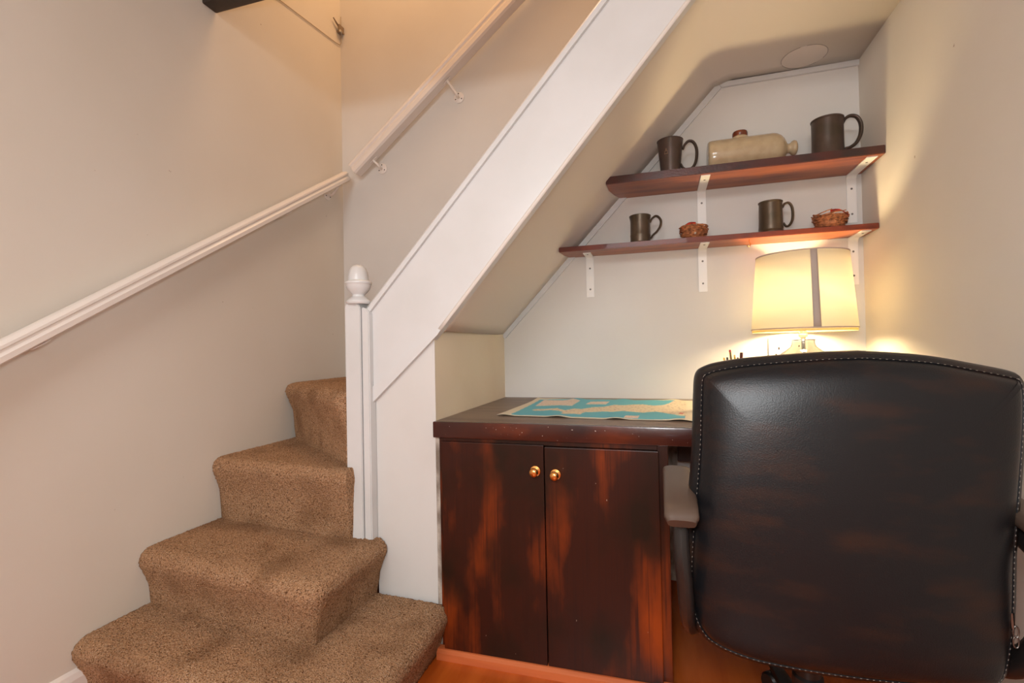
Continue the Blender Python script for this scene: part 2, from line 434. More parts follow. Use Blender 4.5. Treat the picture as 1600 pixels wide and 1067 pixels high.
# steps 5.. rise to the right behind the stringer
poly = [(-.975, 1.53), (-.766, 1.53), (-.766, 2.235), (-1.16, 2.235)]
free = [(1, .2), (0, 0), (0, 0), (1, .2)]
carpet_step(poly, 1.07, .80, free)
x0 = -.764
for k in range(6):
    zt = 1.132 + (x0+.936)*1.088 - .035
    x1 = x0 + .207
    lo = lambda x: 1.132 + (x+.713)*1.07
    bm = bmesh.new()
    prism(bm, [(x0, 1.503, lo(x0)), (x1, 1.503, lo(x1)), (x1, 1.503, zt), (x0+.012, 1.503, zt), (x0-.006, 1.503, zt-.012), (x0-.006, 1.503, zt-.035), (x0, 1.503, zt-.045)], (0, .734, 0), .003)
    obj('carpeted_step', bm, CARPET, stair)
    x0 += .2085
# stringer
st_slope = 1.088
def top_z(x): return 1.132 + (x+.936)*st_slope
xe = .42
bm = bmesh.new()
prism(bm, [(-.958, YF, .785), (-.70, YF, 1.022), (-.676, YF, 1.048), (.24, YF, 2.106), (xe, YF, 2.314), (xe, YF, top_z(xe)), (-.958, YF, top_z(-.958))], (0, .032, 0))
stringer = obj('stringer', bm, GLOSS, stair)
bm = bmesh.new()
dd = Vector((1, 0, st_slope)).normalized(); nn = Vector((-dd.z, 0, dd.x))
A = Vector((-.948, YF, top_z(-.948))); Bq = Vector((xe, YF, top_z(xe)))
capp = [(-.012, -.012), (-.012, .002), (-.007, .009), (.0, .012), (.03, .012), (.04, .008), (.044, 0), (.044, -.012)]
bm = sweep(bm, capp, A, Bq, (0, 1, 0), nn)
obj('stringer_capping', bm, GLOSS, stringer, smooth=True)
bm = bmesh.new()
prism(bm, [(-.955, YF, .788), (-.69, YF, 1.030), (-.676, YF, 1.048), (-.79, YF, .983), (-.955, YF, .842)], (0, -.006, 0))
obj('stringer_lower_strip', bm, GLOSS, stringer)
# newel post
bm = bmesh.new()
YP = 1.44
pw = [(-1.022, .345), (-.962, .345), (-.962, 1.128), (-.975, 1.15), (-1.012, 1.15), (-1.022, 1.135)]
prism(bm, [(x, YP, z) for x, z in pw], (0, .085, 0), .0025)
newel = obj('newel_post', bm, GLOSS, stair)
bm = bmesh.new()
prism(bm, [(-.959, YP+.003, .345), (-.931, YP+.003, .345), (-.931, YP+.003, 1.11), (-.94, YP+.003, 1.125), (-.959, YP+.003, 1.132)], (0, .08, 0), .003)
obj('newel_side_strip', bm, GLOSS, newel)
bm = bmesh.new()
prof = [(0, 1.143), (.040, 1.143), (.044, 1.148), (.044, 1.154), (.040, 1.159), (.032, 1.166), (.0235, 1.172), (.0225, 1.178), (.030, 1.186), (.040, 1.198), (.0445, 1.211), (.045, 1.217), (.0478, 1.220), (.0478, 1.226), (.0445, 1.230), (.0375, 1.233), (.0372, 1.240), (.0362, 1.252), (.033, 1.268), (.027, 1.281), (.018, 1.289), (.009, 1.2925), (0, 1.293)]
prof = [(r*.93, 1.143+(z-1.143)*.9) for r, z in prof]
lathe(bm, prof, 48, Matrix.Translation((-.980, YP+.02, 0)))
obj('acorn_finial', bm, GLOSS, newel, smooth=True, sharp=40)

# ------------------------------------------------------------------ hand rails
def handrail_section(s=1.0):
    pts = [(-.026,-.026), (.018,-.026), (.026,-.02), (.0265,-.004), (.020,.004), (.019,.009), (.024,.014), (.0235,.022), (.016,.029), (.004,.032), (-.010,.031), (-.02,.026), (-.026,.018)]
    return [(u*s, v*s) for u, v in pts]
def rail_bracket(parent, wall_pt, rail_pt, n, along):
    """rose on wall_pt with normal n, arm to rail_pt, saddle along the rail"""
    wall_pt, rail_pt, n, along = map(Vector, (wall_pt, rail_pt, n, along))
    bm = bmesh.new()
    M = n.to_track_quat('Z', 'Y').to_matrix().to_4x4(); M.translation = wall_pt
    lathe(bm, [(0, .0), (.027, .0), (.027, .002), (.023, .005), (.010, .007), (0, .008)], 28, M)
    mid = wall_pt + n*.038
    tube(bm, spline([wall_pt + n*.004, wall_pt + n*.022 + Vector((0,0,-.004)), mid + Vector((0,0,.004)), rail_pt + Vector((0,0,-.002))], 6), [.0062]*19, 10)
    q = along.normalized(); s = n.normalized(); t = q.cross(s)
    pts = []
    for k in range(16):
        a = 2*PI*k/16
        pts.append(rail_pt + q*(.026*math.cos(a)) + s*(.0085*math.sin(a)))
    prism(bm, pts, t.normalized()*.003*(1 if t.z < 0 else -1))
    br = obj('rail_bracket', bm, RAILM, parent, smooth=True)
    for a in (90, 210, 330):
        bm = bmesh.new()
        off = M.to_3x3() @ Vector((.018*math.cos(math.radians(a)), .018*math.sin(math.radians(a)), .0062))
        M2 = M.copy(); M2.translation = wall_pt + off
        lathe(bm, [(0, 0), (.0028, 0), (.0028, .0016), (0, .0018)], 10, M2)
        obj('screw', bm, HOLE, br)
    return br
# along left wall
rail1 = thing('handrail', 'long white handrail climbing the left wall from the lower left', 'handrail', (XL+.055, .3, .68), 'stair handrails')
ya, za = .25, .995 - (.787-.25)*.637; yb2, zb2 = 2.185, .995 + (2.185-.787)*.637
bm = bmesh.new()
dirv = Vector((0, yb2-ya, zb2-za)).normalized(); nz_ = Vector((0, -dirv.z, dirv.y))
sweep(bm, [(u, v*.82) for u, v in handrail_section()], (XL+.056, ya, za), (XL+.056, yb2, zb2), (1,0,0), nz_)
obj('rail', bm, RAILM, rail1, smooth=True, sharp=30)
def rz(y): return .995 + (y-.787)*.637
for y, dz in ((.857, .018), (1.756, .018), (2.11, .062)):
    rail_bracket(rail1, (XL+.001, y, rz(y)-dz), (XL+.054, y+.015, rz(y+.015)-.031), (1,0,0), dirv)
# along back wall
rail2 = thing('handrail', 'white moulded handrail rising to the right on the wall behind the stairs', 'handrail', (-1.47, YB-.055, 1.9), 'stair handrails')
xa, xb_ = -1.478, .3
zc = lambda x: 1.908 + (x+1.511)*.807 + .01 - .034
bm = bmesh.new()
dirb = Vector((xb_-xa, 0, zc(xb_)-zc(xa))).normalized(); nb = Vector((-dirb.z, 0, dirb.x))
sec = [(u, v*1.18) for u, v in handrail_section(1.08)]
sweep(bm, sec, (xa, YB-.06, zc(xa)), (xb_, YB-.06, zc(xb_)), (0,-1,0), nb)
obj('rail', bm, RAILM, rail2, smooth=True, sharp=30)
for x, dx, dz in ((-1.37, .02, .075), (-.955, .038, .112), (-.3, .038, .112)):
    rail_bracket(rail2, (x+dx, YB-.001, zc(x)-dz), (x, YB-.052, zc(x)-.046), (0,-1,0), dirb)

# ------------------------------------------------------------------ cable and clip high on the left wall
cab = thing('wall_cable', 'thin cable with small metal clip high in the stairwell corner', 'cable', (XL+.004, 1.7, 2.54))
bm = bmesh.new()
pts = [(XL+.004, 1.48, 2.52), (XL+.004, 1.792, 2.555), (XL+.004, 2.19, 2.600), (XL+.006, 2.225, 2.606), (XL+.01, 2.232, 2.618), (XL+.01, 2.233, 2.66), (XL+.009, 2.233, 2.76)]
tube(bm, pts, .0020, 8)
obj('cable', bm, mat('grey_cable', srgb(176, 158, 134), .5), cab, smooth=True)
bm = bmesh.new()
box(bm, (XL+.002, 2.205, 2.665), (XL+.026, 2.239, 2.672), .001)
box(bm, (XL+.012, 2.200, 2.668), (XL+.024, 2.239, 2.700), .001)
tube(bm, [(XL+.012, 2.22, 2.69), (XL+.012, 2.19, 2.702), (XL+.012, 2.165, 2.714)], [.006, .005, .003], 8, .4)
obj('clip', bm, mat('dull_clip_metal', srgb(150, 132, 112), .45, metal=.5), cab)
bm = bmesh.new(); tube(bm, [(XL+.012, 2.236, 2.668), (XL+.028, 2.20, 2.664)], .006, 10)
obj('clip_screw', bm, CHROME, cab, smooth=True)

# ------------------------------------------------------------------ worktop, cabinet
ZD = .75
wt = thing('worktop', 'dark varnished worktop filling the alcove under the stairs, map on it', 'worktop', (.03, 1.85, .70))
bm = B((XS+.001, 1.472, .705), (XR-.001, YB-.001, ZD), .002)
obj('top_board', bm, TOPWOOD, wt)
bm = B((XS+.001, 1.452, .699), (XR-.001, 1.476, ZD+.0008), .004)
obj('front_edge', bm, EDGEWOOD, wt, smooth=True)
bm = B((.062, 2.09, .515), (XR-.001, 2.11, .704), .002)
obj('back_rail', bm, DARKWOOD, wt)
bm = B((.012, 2.10, 0.03), (.061, 2.14, .704), .002)
obj('rear_upright', bm, DIRT, wt)

cabn = thing('base_cabinet', 'dark mahogany two-door cabinet under the left end of the worktop', 'cabinet', (-.34, 1.8, .0))
bm = bmesh.new()
box(bm, (-.688, 1.475, .0), (-.67, 2.2, .698), .001)
box(bm, (-.012, 1.475, .0), (.006, 2.2, .698), .001)
box(bm, (-.67, 2.18, .0), (-.012, 2.2, .698)); box(bm, (-.67, 1.475, .04), (-.012, 2.18, .055))
obj('carcass', bm, DARKWOOD, cabn)
bm = bmesh.new()
box(bm, (-.690, 1.464, .002), (-.668, 1.475, .698), .002)
box(bm, (-.012, 1.464, .002), (.018, 1.475, .698), .002)
box(bm, (-.668, 1.4635, .002), (-.012, 1.475, .022), .002)
box(bm, (-.668, 1.4635, .6845), (-.012, 1.475, .698), .001)
obj('face_frame', bm, CABWOOD, cabn)
door1 = obj('door', B((-.676, 1.448, .024), (-.3405, 1.4625, .6885), .002), CABWOOD, cabn)
door2 = obj('door', B((-.3375, 1.448, .016), (-.008, 1.4625, .6835), .002), CABWOOD, cabn)
def knob(par, x, z, y):
    bm = bmesh.new()
    M = Matrix.Translation((x, y, z)) @ Matrix.Rotation(PI/2, 4, 'X')
    lathe(bm, [(0, 0), (.0155, 0), (.0165, .002), (.0155, .005), (.008, .007), (.0055, .010), (.0065, .014), (.0115, .018), (.0135, .023), (.0125, .028), (.008, .032), (.004, .0325), (0, .0335)], 32, M)
    k_ = obj('knob', bm, BRASS, par, smooth=True); k_['label'] = 'round brass knob'
knob(door1, -.366, .611, 1.4485); knob(door2, -.304, .604, 1.4485)
# chipped timber edge left of the cabinet
bm = bmesh.new()
box(bm, (-.7065, 1.470, .0), (-.6905, 1.49, .697), .002)
tag(obj('scribing_strip', bm, DIRT), 'chipped pale timber strip between white panel and dark cabinet', 'strip')

# ------------------------------------------------------------------ map
sea = [(-0.495, 1.625), (-0.508, 2.119), (-0.39, 2.154), (-0.213, 2.162), (-0.054, 2.169), (0.059, 2.119), (0.092, 2.017), (0.072, 1.606), (-0.033, 1.592), (-0.16, 1.608), (-0.294, 1.619), (-0.412, 1.624)]
land = [(-0.456, 1.767), (-0.451, 1.8), (-0.412, 1.813), (-0.376, 1.843), (-0.357, 1.812), (-0.334, 1.784), (-0.312, 1.835), (-0.28, 1.823), (-0.247, 1.877), (-0.207, 1.891), (-0.173, 1.966), (-0.136, 1.961), (-0.102, 1.993), (-0.066, 2.002), (-0.024, 1.967), (0.011, 1.989), (0.034, 2.047), (0.06, 2.129), (0.103, 2.144), (0.08, 1.689), (0.059, 1.692), (0.045, 1.716), (0.03, 1.73), (0.009, 1.758), (-0.014, 1.78), (-0.036, 1.766), (-0.058, 1.745), (-0.086, 1.759), (-0.129, 1.782), (-0.16, 1.755), (-0.194, 1.762), (-0.23, 1.745), (-0.254, 1.746), (-0.263, 1.712), (-0.263, 1.68), (-0.289, 1.694), (-0.323, 1.674), (-0.334, 1.694), (-0.332, 1.731), (-0.353, 1.765), (-0.39, 1.784), (-0.41, 1.757), (-0.443, 1.749)]
ins = [[(-0.476, 1.896), (-0.488, 2.11), (-0.404, 2.098), (-0.365, 2.146), (-0.327, 2.095), (-0.331, 1.914), (-0.383, 1.93)], [(-0.286, 1.966), (-0.279, 2.064), (-0.201, 2.089), (-0.206, 1.976)], [(-0.114, 1.609), (-0.112, 1.666), (-0.065, 1.67), (-0.07, 1.616)]]
red = [(0.057, 1.745), (0.065, 1.781), (0.077, 1.761), (0.069, 1.733)]
def inside(x, y, poly):
    c_ = False; n = len(poly)
    for i in range(n):
        (x1, y1), (x2, y2) = poly[i], poly[(i+1)%n]
        if (y1 > y) != (y2 > y) and x < (x2-x1)*(y-y1)/(y2-y1)+x1: c_ = not c_
    return c_
bm = bmesh.new()
fl, fr_, brr, bl = Vector((-.541, 1.612)), Vector((.16, 1.57)), Vector((.20, 2.145)), Vector((-.531, 2.17))
NX, NY = 240, 110; g = []
for j in range(NY+1):
    row = []
    for i in range(NX+1):
        s, t = i/NX, j/NY
        p = fl.lerp(fr_, s).lerp(bl.lerp(brr, s), t)
        edge = max(0, 1-min(t, 1-t)*5)
        h = .0012 + .0045*edge*max(0, math.sin(s*23+.8+(t>.5)*1.3))**2 + .0015*(.5+.5*math.sin(s*9+t*7))
        row.append(bm.verts.new((p.x, p.y + .008*edge*math.sin(s*19)*(t > .5), ZD+h)))
    g.append(row)
for j in range(NY):
    for i in range(NX):
        f = bm.faces.new((g[j][i], g[j][i+1], g[j+1][i+1], g[j+1][i]))
        c_ = f.calc_center_median(); x, y = c_.x, c_.y
        mi = 0
        if inside(x, y, sea): mi = 1
        if inside(x, y, land): mi = 2
        if any(inside(x, y, q) for q in ins): mi = 3
        if inside(x, y, red): mi = 4
        f.material_index = mi
mp_ = obj('paper_map', bm, None, mats=[PAPER, SEA, LAND, INSET, ROUTE], smooth=True)
tag(mp_, 'unfolded paper map with blue sea and cream land lying on the worktop', 'map')
sm = mp_.modifiers.new('thick', 'SOLIDIFY'); sm.thickness = .0006; sm.offset = 1

# ------------------------------------------------------------------ shelves
def screw(bm, p, n=(0,-1,0)):
    M = Vector(n).to_track_quat('Z', 'Y').to_matrix().to_4x4(); M.translation = Vector(p)
    lathe(bm, [(0, 0), (.0042, 0), (.0038, .0012), (.002, .0018), (0, .0018)], 12, M)
def shelf_bracket(parent, x, ztop, ylen, zlen, lean=0, w_=.034):
    y0 = YB-.0005
    bm = bmesh.new(); th = .004
    # L profile with rounded elbow, swept in x
    pr = [(0, -zlen), (0, -.0), (-ylen, 0), (-ylen, -th), (-th-.012, -th), (-th-.004, -th-.004), (-th, -th-.012), (-th, -zlen)]
    pts = [(x-w_/2, y0+u, ztop+v) for u, v in pr]
    prism(bm, pts, (w_, 0, 0), .0008)
    # pressed strengthening rib (brace) between both legs
    rib = [(-th, -.012), (-th, -th), (-.012, -th)]
    prism(bm, [(x-.005, y0+u, ztop+v) for u, v in rib], (.010, 0, 0))
    br = obj('shelf_bracket', bm, BRKM, parent)
    for dz in (.055, zlen-.035):
        bm = bmesh.new(); screw(bm, (x, y0-th, ztop-dz)); obj('screw', bm, STEEL, br)
    bm = bmesh.new(); screw(bm, (x, y0-ylen*.75, ztop-th), (0, 0, -1)); obj('screw', bm, STEEL, br)
ZU = 1.671; thU = .031
shU = thing('wall_shelf', 'upper dark red wooden shelf on white brackets, holding two large tankards', 'shelf', (.3, YB, ZU-thU), 'shelves in the alcove')
def shelf_board(pts, z0_, z1_, m_top, m_edge):
    bm = bmesh.new(); prism(bm, [(x, y, z0_) for x, y in pts], (0, 0, z1_-z0_), .002)
    bm.faces.ensure_lookup_table()
    for f in bm.faces:
        n = f.normal if f.normal.length else f.calc_center_median()
    bmesh.ops.recalc_face_normals(bm, faces=bm.faces)
    bm.normal_update()
    for f in bm.faces: f.material_index = 0 if f.normal.z < -.7 or f.normal.z > .7 else 1
    return bm
bm = shelf_board([(-.192, 2.02), (XR-.001, 2.02), (XR-.001, YB-.0008), (-.150, YB-.0008), (-.165, 2.19), (-.178, 2.185), (-.188, 2.12)], ZU-thU, ZU, SHELFWOOD, SHELFEDGE)
obj('shelf_board', bm, None, shU, mats=[SHELFWOOD, SHELFEDGE])
shelf_bracket(shU, .188, ZU-thU, .205, .19)
shelf_bracket(shU, .741, ZU-thU, .205, .19)
ZL = 1.413; thL = .021
shL = thing('wall_shelf', 'lower thin red-brown wooden shelf above the lamp, holding small mugs and nests', 'shelf', (.3, YB, ZL-thL), 'shelves in the alcove')
bm = shelf_board([(-.405, 2.088), (XR-.001, 2.088), (XR-.001, YB-.0008), (-.383, YB-.0008), (-.398, 2.17)], ZL-thL, ZL, SHELFWOOD, SHELFEDGE)
obj('shelf_board', bm, None, shL, mats=[SHELFWOOD, SHELFEDGE2])
for x in (-.292, .186, .741): shelf_bracket(shL, x, ZL-thL, .135 if x > 0 else .10, .185)
# brass cup hook
bm = bmesh.new()
tube(bm, spline([(.349, 2.115, ZL-thL+.004), (.349, 2.115, ZL-thL-.010), (.353, 2.113, ZL-thL-.020), (.349, 2.111, ZL-thL-.028), (.342, 2.110, ZL-thL-.027), (.340, 2.110, ZL-thL-.020)], 5), .0015, 8)
tag(obj('cup_hook', bm, BRASS, smooth=True), 'tiny brass cup hook screwed under the lower shelf', 'hook')

# ------------------------------------------------------------------ tankards
def tankard(name, label, x, y, z, prof, handle, m_, rings=(), hr=.006, group='pewter tankards and mugs on the shelves'):
    t = thing(name, label, 'mug', (x, y, z), group)
    bm = bmesh.new(); wall = .003
    pr = [(0, 0)] + prof + [(prof[-1][0]-wall*.5, prof[-1][1]+.001), (prof[-1][0]-wall, prof[-1][1])] + [(r-wall, h) for r, h in reversed(prof[:-1]) if h > .008] + [(0, .008)]
    lathe(bm, pr, 56, Matrix.Translation((x, y, z)))
    obj('body', bm, m_, t, smooth=True, sharp=30)
    bm = bmesh.new()
    pts = spline([(x+a, y, z+b) for a, b in handle], 7); n = len(pts)
    tube(bm, pts, [hr*(1.05-.25*abs(2*i/(n-1)-1)) for i in range(n)], 12, 1.45, (0, 1, 0))
    obj('handle', bm, m_, t, smooth=True)
    return t
h = [( .048, .128), (.060,.146), (.082,.150), (.099,.135), (.105,.098), (.099,.055), (.084,.026), (.062,.022), (.042,.044)]
h = [(.050,.112), (.056,.128), (.072,.142), (.090,.136), (.102,.108), (.101,.068), (.090,.038), (.070,.026), (.050,.034), (.040,.052)]
T1 = tankard('tankard', 'dark tapered pewter tankard with a stamped crest at left of the upper shelf', .062, 2.125, ZU+.0005,
    [(.036,0), (.0375,.002), (.0385,.02), (.043,.075), (.0505,.150), (.052,.152)], h, PEWTER, hr=.0058)
# small stamped crest
bm = bmesh.new()
def wrap(u, v, r=.0462, d_=.0):
    a = -PI/2 - .38 + u/r
    return (.062+(r+d_)*math.cos(a), 2.125+(r+d_)*math.sin(a), ZU+v)
for (u0_, v0_, u1_, v1_) in [(-.008,.086,.008,.089), (-.007,.089,-.005,.098), (.005,.089,.007,.098), (-.003,.100,.003,.106), (-.005,.097,.005,.100), (-.002,.106,.002,.109)]:
    prism(bm, [wrap(u0_, v0_, .0443), wrap(u1_, v0_, .0443), wrap(u1_, v1_, .0455), wrap(u0_, v1_, .0455)], (-.0006, -.0018, 0))
obj('stamped_crest', bm, mat('worn_crest_metal', srgb(150, 128, 108), .35, metal=.8), T1)['label'] = 'small stamped crest'
h2 = [(.050,.132), (.060,.150), (.078,.158), (.098,.150), (.110,.122), (.108,.085), (.094,.055), (.074,.040), (.058,.036), (.050,.028)]
tankard('tankard', 'straight-sided brown pewter tankard with big handle at right of the upper shelf', .630, 2.125, ZU+.0005,
    [(.0545,0), (.055,.003), (.0535,.006), (.0525,.07), (.0525,.146), (.055,.150), (.055,.153)], h2, PEWTER, hr=.0068)
h3 = [(.040,.088), (.048,.102), (.062,.112), (.074,.108), (.084,.092), (.082,.070), (.068,.048), (.052,.034), (.042,.020)]
tankard('pewter_mug', 'small banded pewter mug with scrolled handle at left end of the lower shelf', -.065, 2.150, ZL+.0005,
    [(.043,0), (.0435,.003), (.0415,.006), (.041,.030), (.042,.034), (.041,.038), (.040,.096), (.0405,.100), (.0425,.108), (.0445,.116), (.0445,.118)], h3, PEWTER2, hr=.0050)
h4 = [(.042,.100), (.050,.114), (.064,.117), (.074,.104), (.078,.080), (.076,.050), (.066,.030), (.054,.026), (.044,.040)]
tankard('pewter_mug', 'plain pewter mug with flared foot and oval handle, right of centre on the lower shelf', .434, 2.150, ZL+.0005,
    [(.0475,0), (.048,.004), (.0455,.008), (.0435,.014), (.0445,.018), (.0435,.03), (.0415,.118), (.044,.122), (.044,.125)], h4, PEWTER2, hr=.0050)

# stoneware hot water bottle
btl = thing('stoneware_bottle', 'beige stoneware hot-water bottle lying on its side with brown stopper', 'bottle', (.36, 2.125, ZU))
rB = .064
bm = bmesh.new()
M = Matrix.Translation((.206, 2.128, ZU+rB+.0005)) @ Matrix.Rotation(PI/2, 4, 'Y')
lathe(bm, [(0,.002), (.056,.0), (.061,.004), (.0635,.014), (rB,.03), (rB,.235), (.0615,.248), (.054,.262), (.042,.274), (.030,.281), (.0195,.286), (.0175,.292), (.0195,.298), (.026,.303), (.0285,.310), (.026,.317), (.018,.321), (0,.322)], 56, M)
obj('body', bm, STONE, btl, smooth=True, sharp=60)
bm = bmesh.new()
lathe(bm, [(0,.0), (.032,.0), (.031,.008), (.027,.012), (0,.012)], 40, Matrix.Translation((.327, 2.128, ZU+2*rB-.007)))
obj('filler_collar', bm, STONE, btl, smooth=True)
bm = bmesh.new()
lathe(bm, [(0,0), (.0265,0), (.0285,.004), (.0285,.014), (.026,.019), (.02,.020), (.017,.0175), (0,.017)], 40, Matrix.Translation((.327, 2.128, ZU+2*rB+.0055)))
obj('stopper', bm, BROWNG, btl, smooth=True)['label'] = 'round brown stopper'

# twig nests
def nest(label, x, y, z, R, Hn, seed):
    rd = random.Random(seed)
    t = thing('twig_nest', label, 'nest', (x, y, z), 'twig nests on the lower shelf')
    bm = bmesh.new()
    lathe(bm, [(0,.002), (R*.55,.002), (R*.80,Hn*.22), (R*.86,Hn*.55), (R*.82,Hn*.78), (R*.60,Hn*.6), (R*.3,Hn*.3), (0,Hn*.25)], 26, Matrix.Translation((x, y, z)))
    for k in range(110):
        a0 = rd.uniform(0, 2*PI); ln = rd.uniform(.7, 1.9); hh = rd.uniform(.08, .92)
        rr = R*(.62+.38*math.sin(min(1, hh*1.5)*PI/2)) * rd.uniform(.90, 1.06)
        dz = rd.uniform(-.1, .14)*Hn
        pts = [(x+(rr+rd.uniform(-.002,.002))*math.cos(a0+ln*s/5), y+(rr*.92)*math.sin(a0+ln*s/5), z+max(.0022, Hn*hh+dz*(s-2.5)/2.5+rd.uniform(-.0012,.0012))) for s in range(6)]
        tube(bm, pts, rd.uniform(.0010, .0026), 5)
    obj('twig_bowl', bm, TWIG, t, smooth=True)
    for k in range(2 if seed == 4 else 0):
        bm = bmesh.new()
        a = -1.5 + k*.5
        M = Matrix.Translation((x+R*.84*math.cos(a)*(.9), y+R*.84*math.sin(a), z+Hn*(.30+.1*(k % 2)))) @ Matrix.Rotation(.6*k, 4, 'Y')
        rr = R*.085
        lathe(bm, [(rr*math.sin(PI*i/8), -rr*1.25*math.cos(PI*i/8)) for i in range(9)], 14, M)
        obj('egg', bm, EGG, t, smooth=True)
    bm = bmesh.new()
    s = 1 if seed % 2 else -1
    cx_, cy2 = x+s*R*.36, y-R*.55
    g_ = [[bm.verts.new((cx_ + (i-3)/3*R*.50, cy2 + (j-1)*R*.20*(1-((i-3)/3)**2+.05), z+Hn*(.86+.16*math.cos((i-3)*.6)) + (.003 if j == 1 else 0) + (j-1)*.006 + s*(i-3)*-.0030)) for i in range(7)] for j in range(3)]
    for j in range(2):
        for i in range(6): bm.faces.new((g_[j][i], g_[j][i+1], g_[j+1][i+1], g_[j+1][i]))
    lf = obj('red_leaf', bm, REDLEAF, t, smooth=True)
    mm = lf.modifiers.new('thick', 'SOLIDIFY'); mm.thickness = .0012
nest('small woven twig nest with a red leaf beside the middle bracket on the lower shelf', .147, 2.150, ZL+.0005, .054, .062, 4)
nest('shallow twig nest with red leaf at the right end of the lower shelf', .638, 2.148, ZL+.0005, .058, .064, 3)

# ------------------------------------------------------------------ table lamp
LX, LY = .515, 2.065
lamp = thing('table_lamp', 'lit table lamp with cream drum shade and clear glass base behind the chair', 'lamp', (LX, LY, ZD))
bm = bmesh.new()
lathe(bm, [(.172, 1.034), (.151, 1.306)], 72, Matrix.Translation((LX, LY, 0)))
shade = obj('lampshade', bm, SHADE, lamp, smooth=True)
sm = shade.modifiers.new('thick', 'SOLIDIFY'); sm.thickness = .0012; sm.offset = 0
for r, z in ((.172, 1.034), (.151, 1.306)):
    bm = bmesh.new()
    lathe(bm, [(r-.0016, z-.0022), (r+.0018, z-.0022), (r+.0018, z+.0022), (r-.0016, z+.0022), (r-.0016, z-.0022)], 72, Matrix.Translation((LX, LY, 0)))
    obj('shade_rim', bm, RIBBON, shade, smooth=True, sharp=50)
bm = bmesh.new()
lathe(bm, [(.1695, 1.0315), (.1694, 1.023)], 72, Matrix.Translation((LX, LY, 0)))
ln_ = obj('shade_lower_band', bm, SHADE_L, shade, smooth=True)  # narrow saturated yellow translucent band just below the lower rim
mm = ln_.modifiers.new('thick', 'SOLIDIFY'); mm.thickness = .0010; mm.offset = 0
bm = bmesh.new()   # vertical ribbon seam
def shp(a, z, off=.0016):
    r = .172 + (.151-.172)*(z-1.034)/(1.306-1.034) + off
    return (LX+r*math.cos(a), LY+r*math.sin(a), z)
a0 = math.radians(-90+0.5); dw = .14
rows = []
for k in range(9):
    z = 1.035 + (1.305-1.035)*k/8
    rows.append([bm.verts.new(shp(a0-dw/2+dw*i/3, z)) for i in range(4)])
for a, b in zip(rows, rows[1:]):
    for i in range(3): bm.faces.new((a[i], a[i+1], b[i+1], b[i]))
rb = obj('seam_ribbon', bm, RIBBON, shade, smooth=True); rb['label'] = 'vertical taupe ribbon on the shade'
mm = rb.modifiers.new('thick', 'SOLIDIFY'); mm.thickness = .0008; mm.offset = 1
bm = bmesh.new()
for k in range(3):
    a = 2*PI*k/3 + .5
    tube(bm, [(LX+.013*math.cos(a), LY+.013*math.sin(a), 1.047), (LX+.170*math.cos(a), LY+.170*math.sin(a), 1.038)], .0013, 6)
obj('shade_spider', bm, CHROME, shade)
bm = bmesh.new()
lathe(bm, [(0, .752), (.092, .752), (.112, .762), (.125, .79), (.127, .83), (.122, .87), (.108, .905), (.085, .935), (.058, .955), (.043, .967), (.038, .980), (.038, .990), (.0355, .990), (.0355, .980), (.0405, .966), (.056, .952), (.083, .932), (.1055, .903), (.119, .869), (.124, .83), (.122, .79), (.110, .766), (.092, .756), (0, .756)], 72, Matrix.Translation((LX, LY, 0)))
obj('glass_base', bm, GLASS, lamp, smooth=True, sharp=50)
bm = bmesh.new()
lathe(bm, [(0, .9905), (.041, .9905), (.041, .9945), (0, .9945)], 48, Matrix.Translation((LX, LY, 0)))
obj('neck_disc', bm, CHROME, lamp, smooth=True)
bm = bmesh.new()
lathe(bm, [(0, .757), (.011, .757), (.0085, .77), (.0068, .80), (.0068, .9905), (0, .9905)], 24, Matrix.Translation((LX, LY, 0)))
obj('metal_rod', bm, CHROME, lamp, smooth=True)
bm = bmesh.new()
lathe(bm, [(0, .9945), (.009, .9945), (.009, 1.002), (.0155, 1.004), (.0155, 1.012), (.0125, 1.016), (.0125, 1.046), (.016, 1.048), (.016, 1.052), (.012, 1.054), (.012, 1.056), (0, 1.056)], 32, Matrix.Translation((LX, LY, 0)))
obj('lamp_holder', bm, BULBM, lamp, smooth=True)
bm = bmesh.new()
lathe(bm, [(0, 1.0565), (.011, 1.0565), (.014, 1.064), (.025, 1.078), (.035, 1.100), (.038, 1.122), (.034, 1.146), (.022, 1.163), (.010, 1.169), (0, 1.170)], 32, Matrix.Translation((LX, LY, 0)))
obj('bulb', bm, BULB, lamp, smooth=True)

# ------------------------------------------------------------------ wall socket
sk = thing('wall_socket', 'white wall socket plate behind the lamp', 'socket', (.50, YB, .93))
obj('plate', B((.430, YB-.010, .905), (.576, YB-.0005, 1.003), .003), SOCKETM, sk, smooth=True)
for cx2 in (.468, .538):
    bm = bmesh.new()
    box(bm, (cx2-.003, YB-.0108, .955), (cx2+.003, YB-.0098, .966))
    box(bm, (cx2-.014, YB-.0108, .934), (cx2-.008, YB-.0098, .939)); box(bm, (cx2+.008, YB-.0108, .934), (cx2+.014, YB-.0098, .939))
    obj('socket_pin_holes', bm, HOLE, sk)
for cx2 in (.452, .554):
    bm = bmesh.new(); box(bm, (cx2-.005, YB-.0135, .966), (cx2+.005, YB-.0098, .985), .001)
    obj('switch_rocker', bm, SOCKETM, sk)

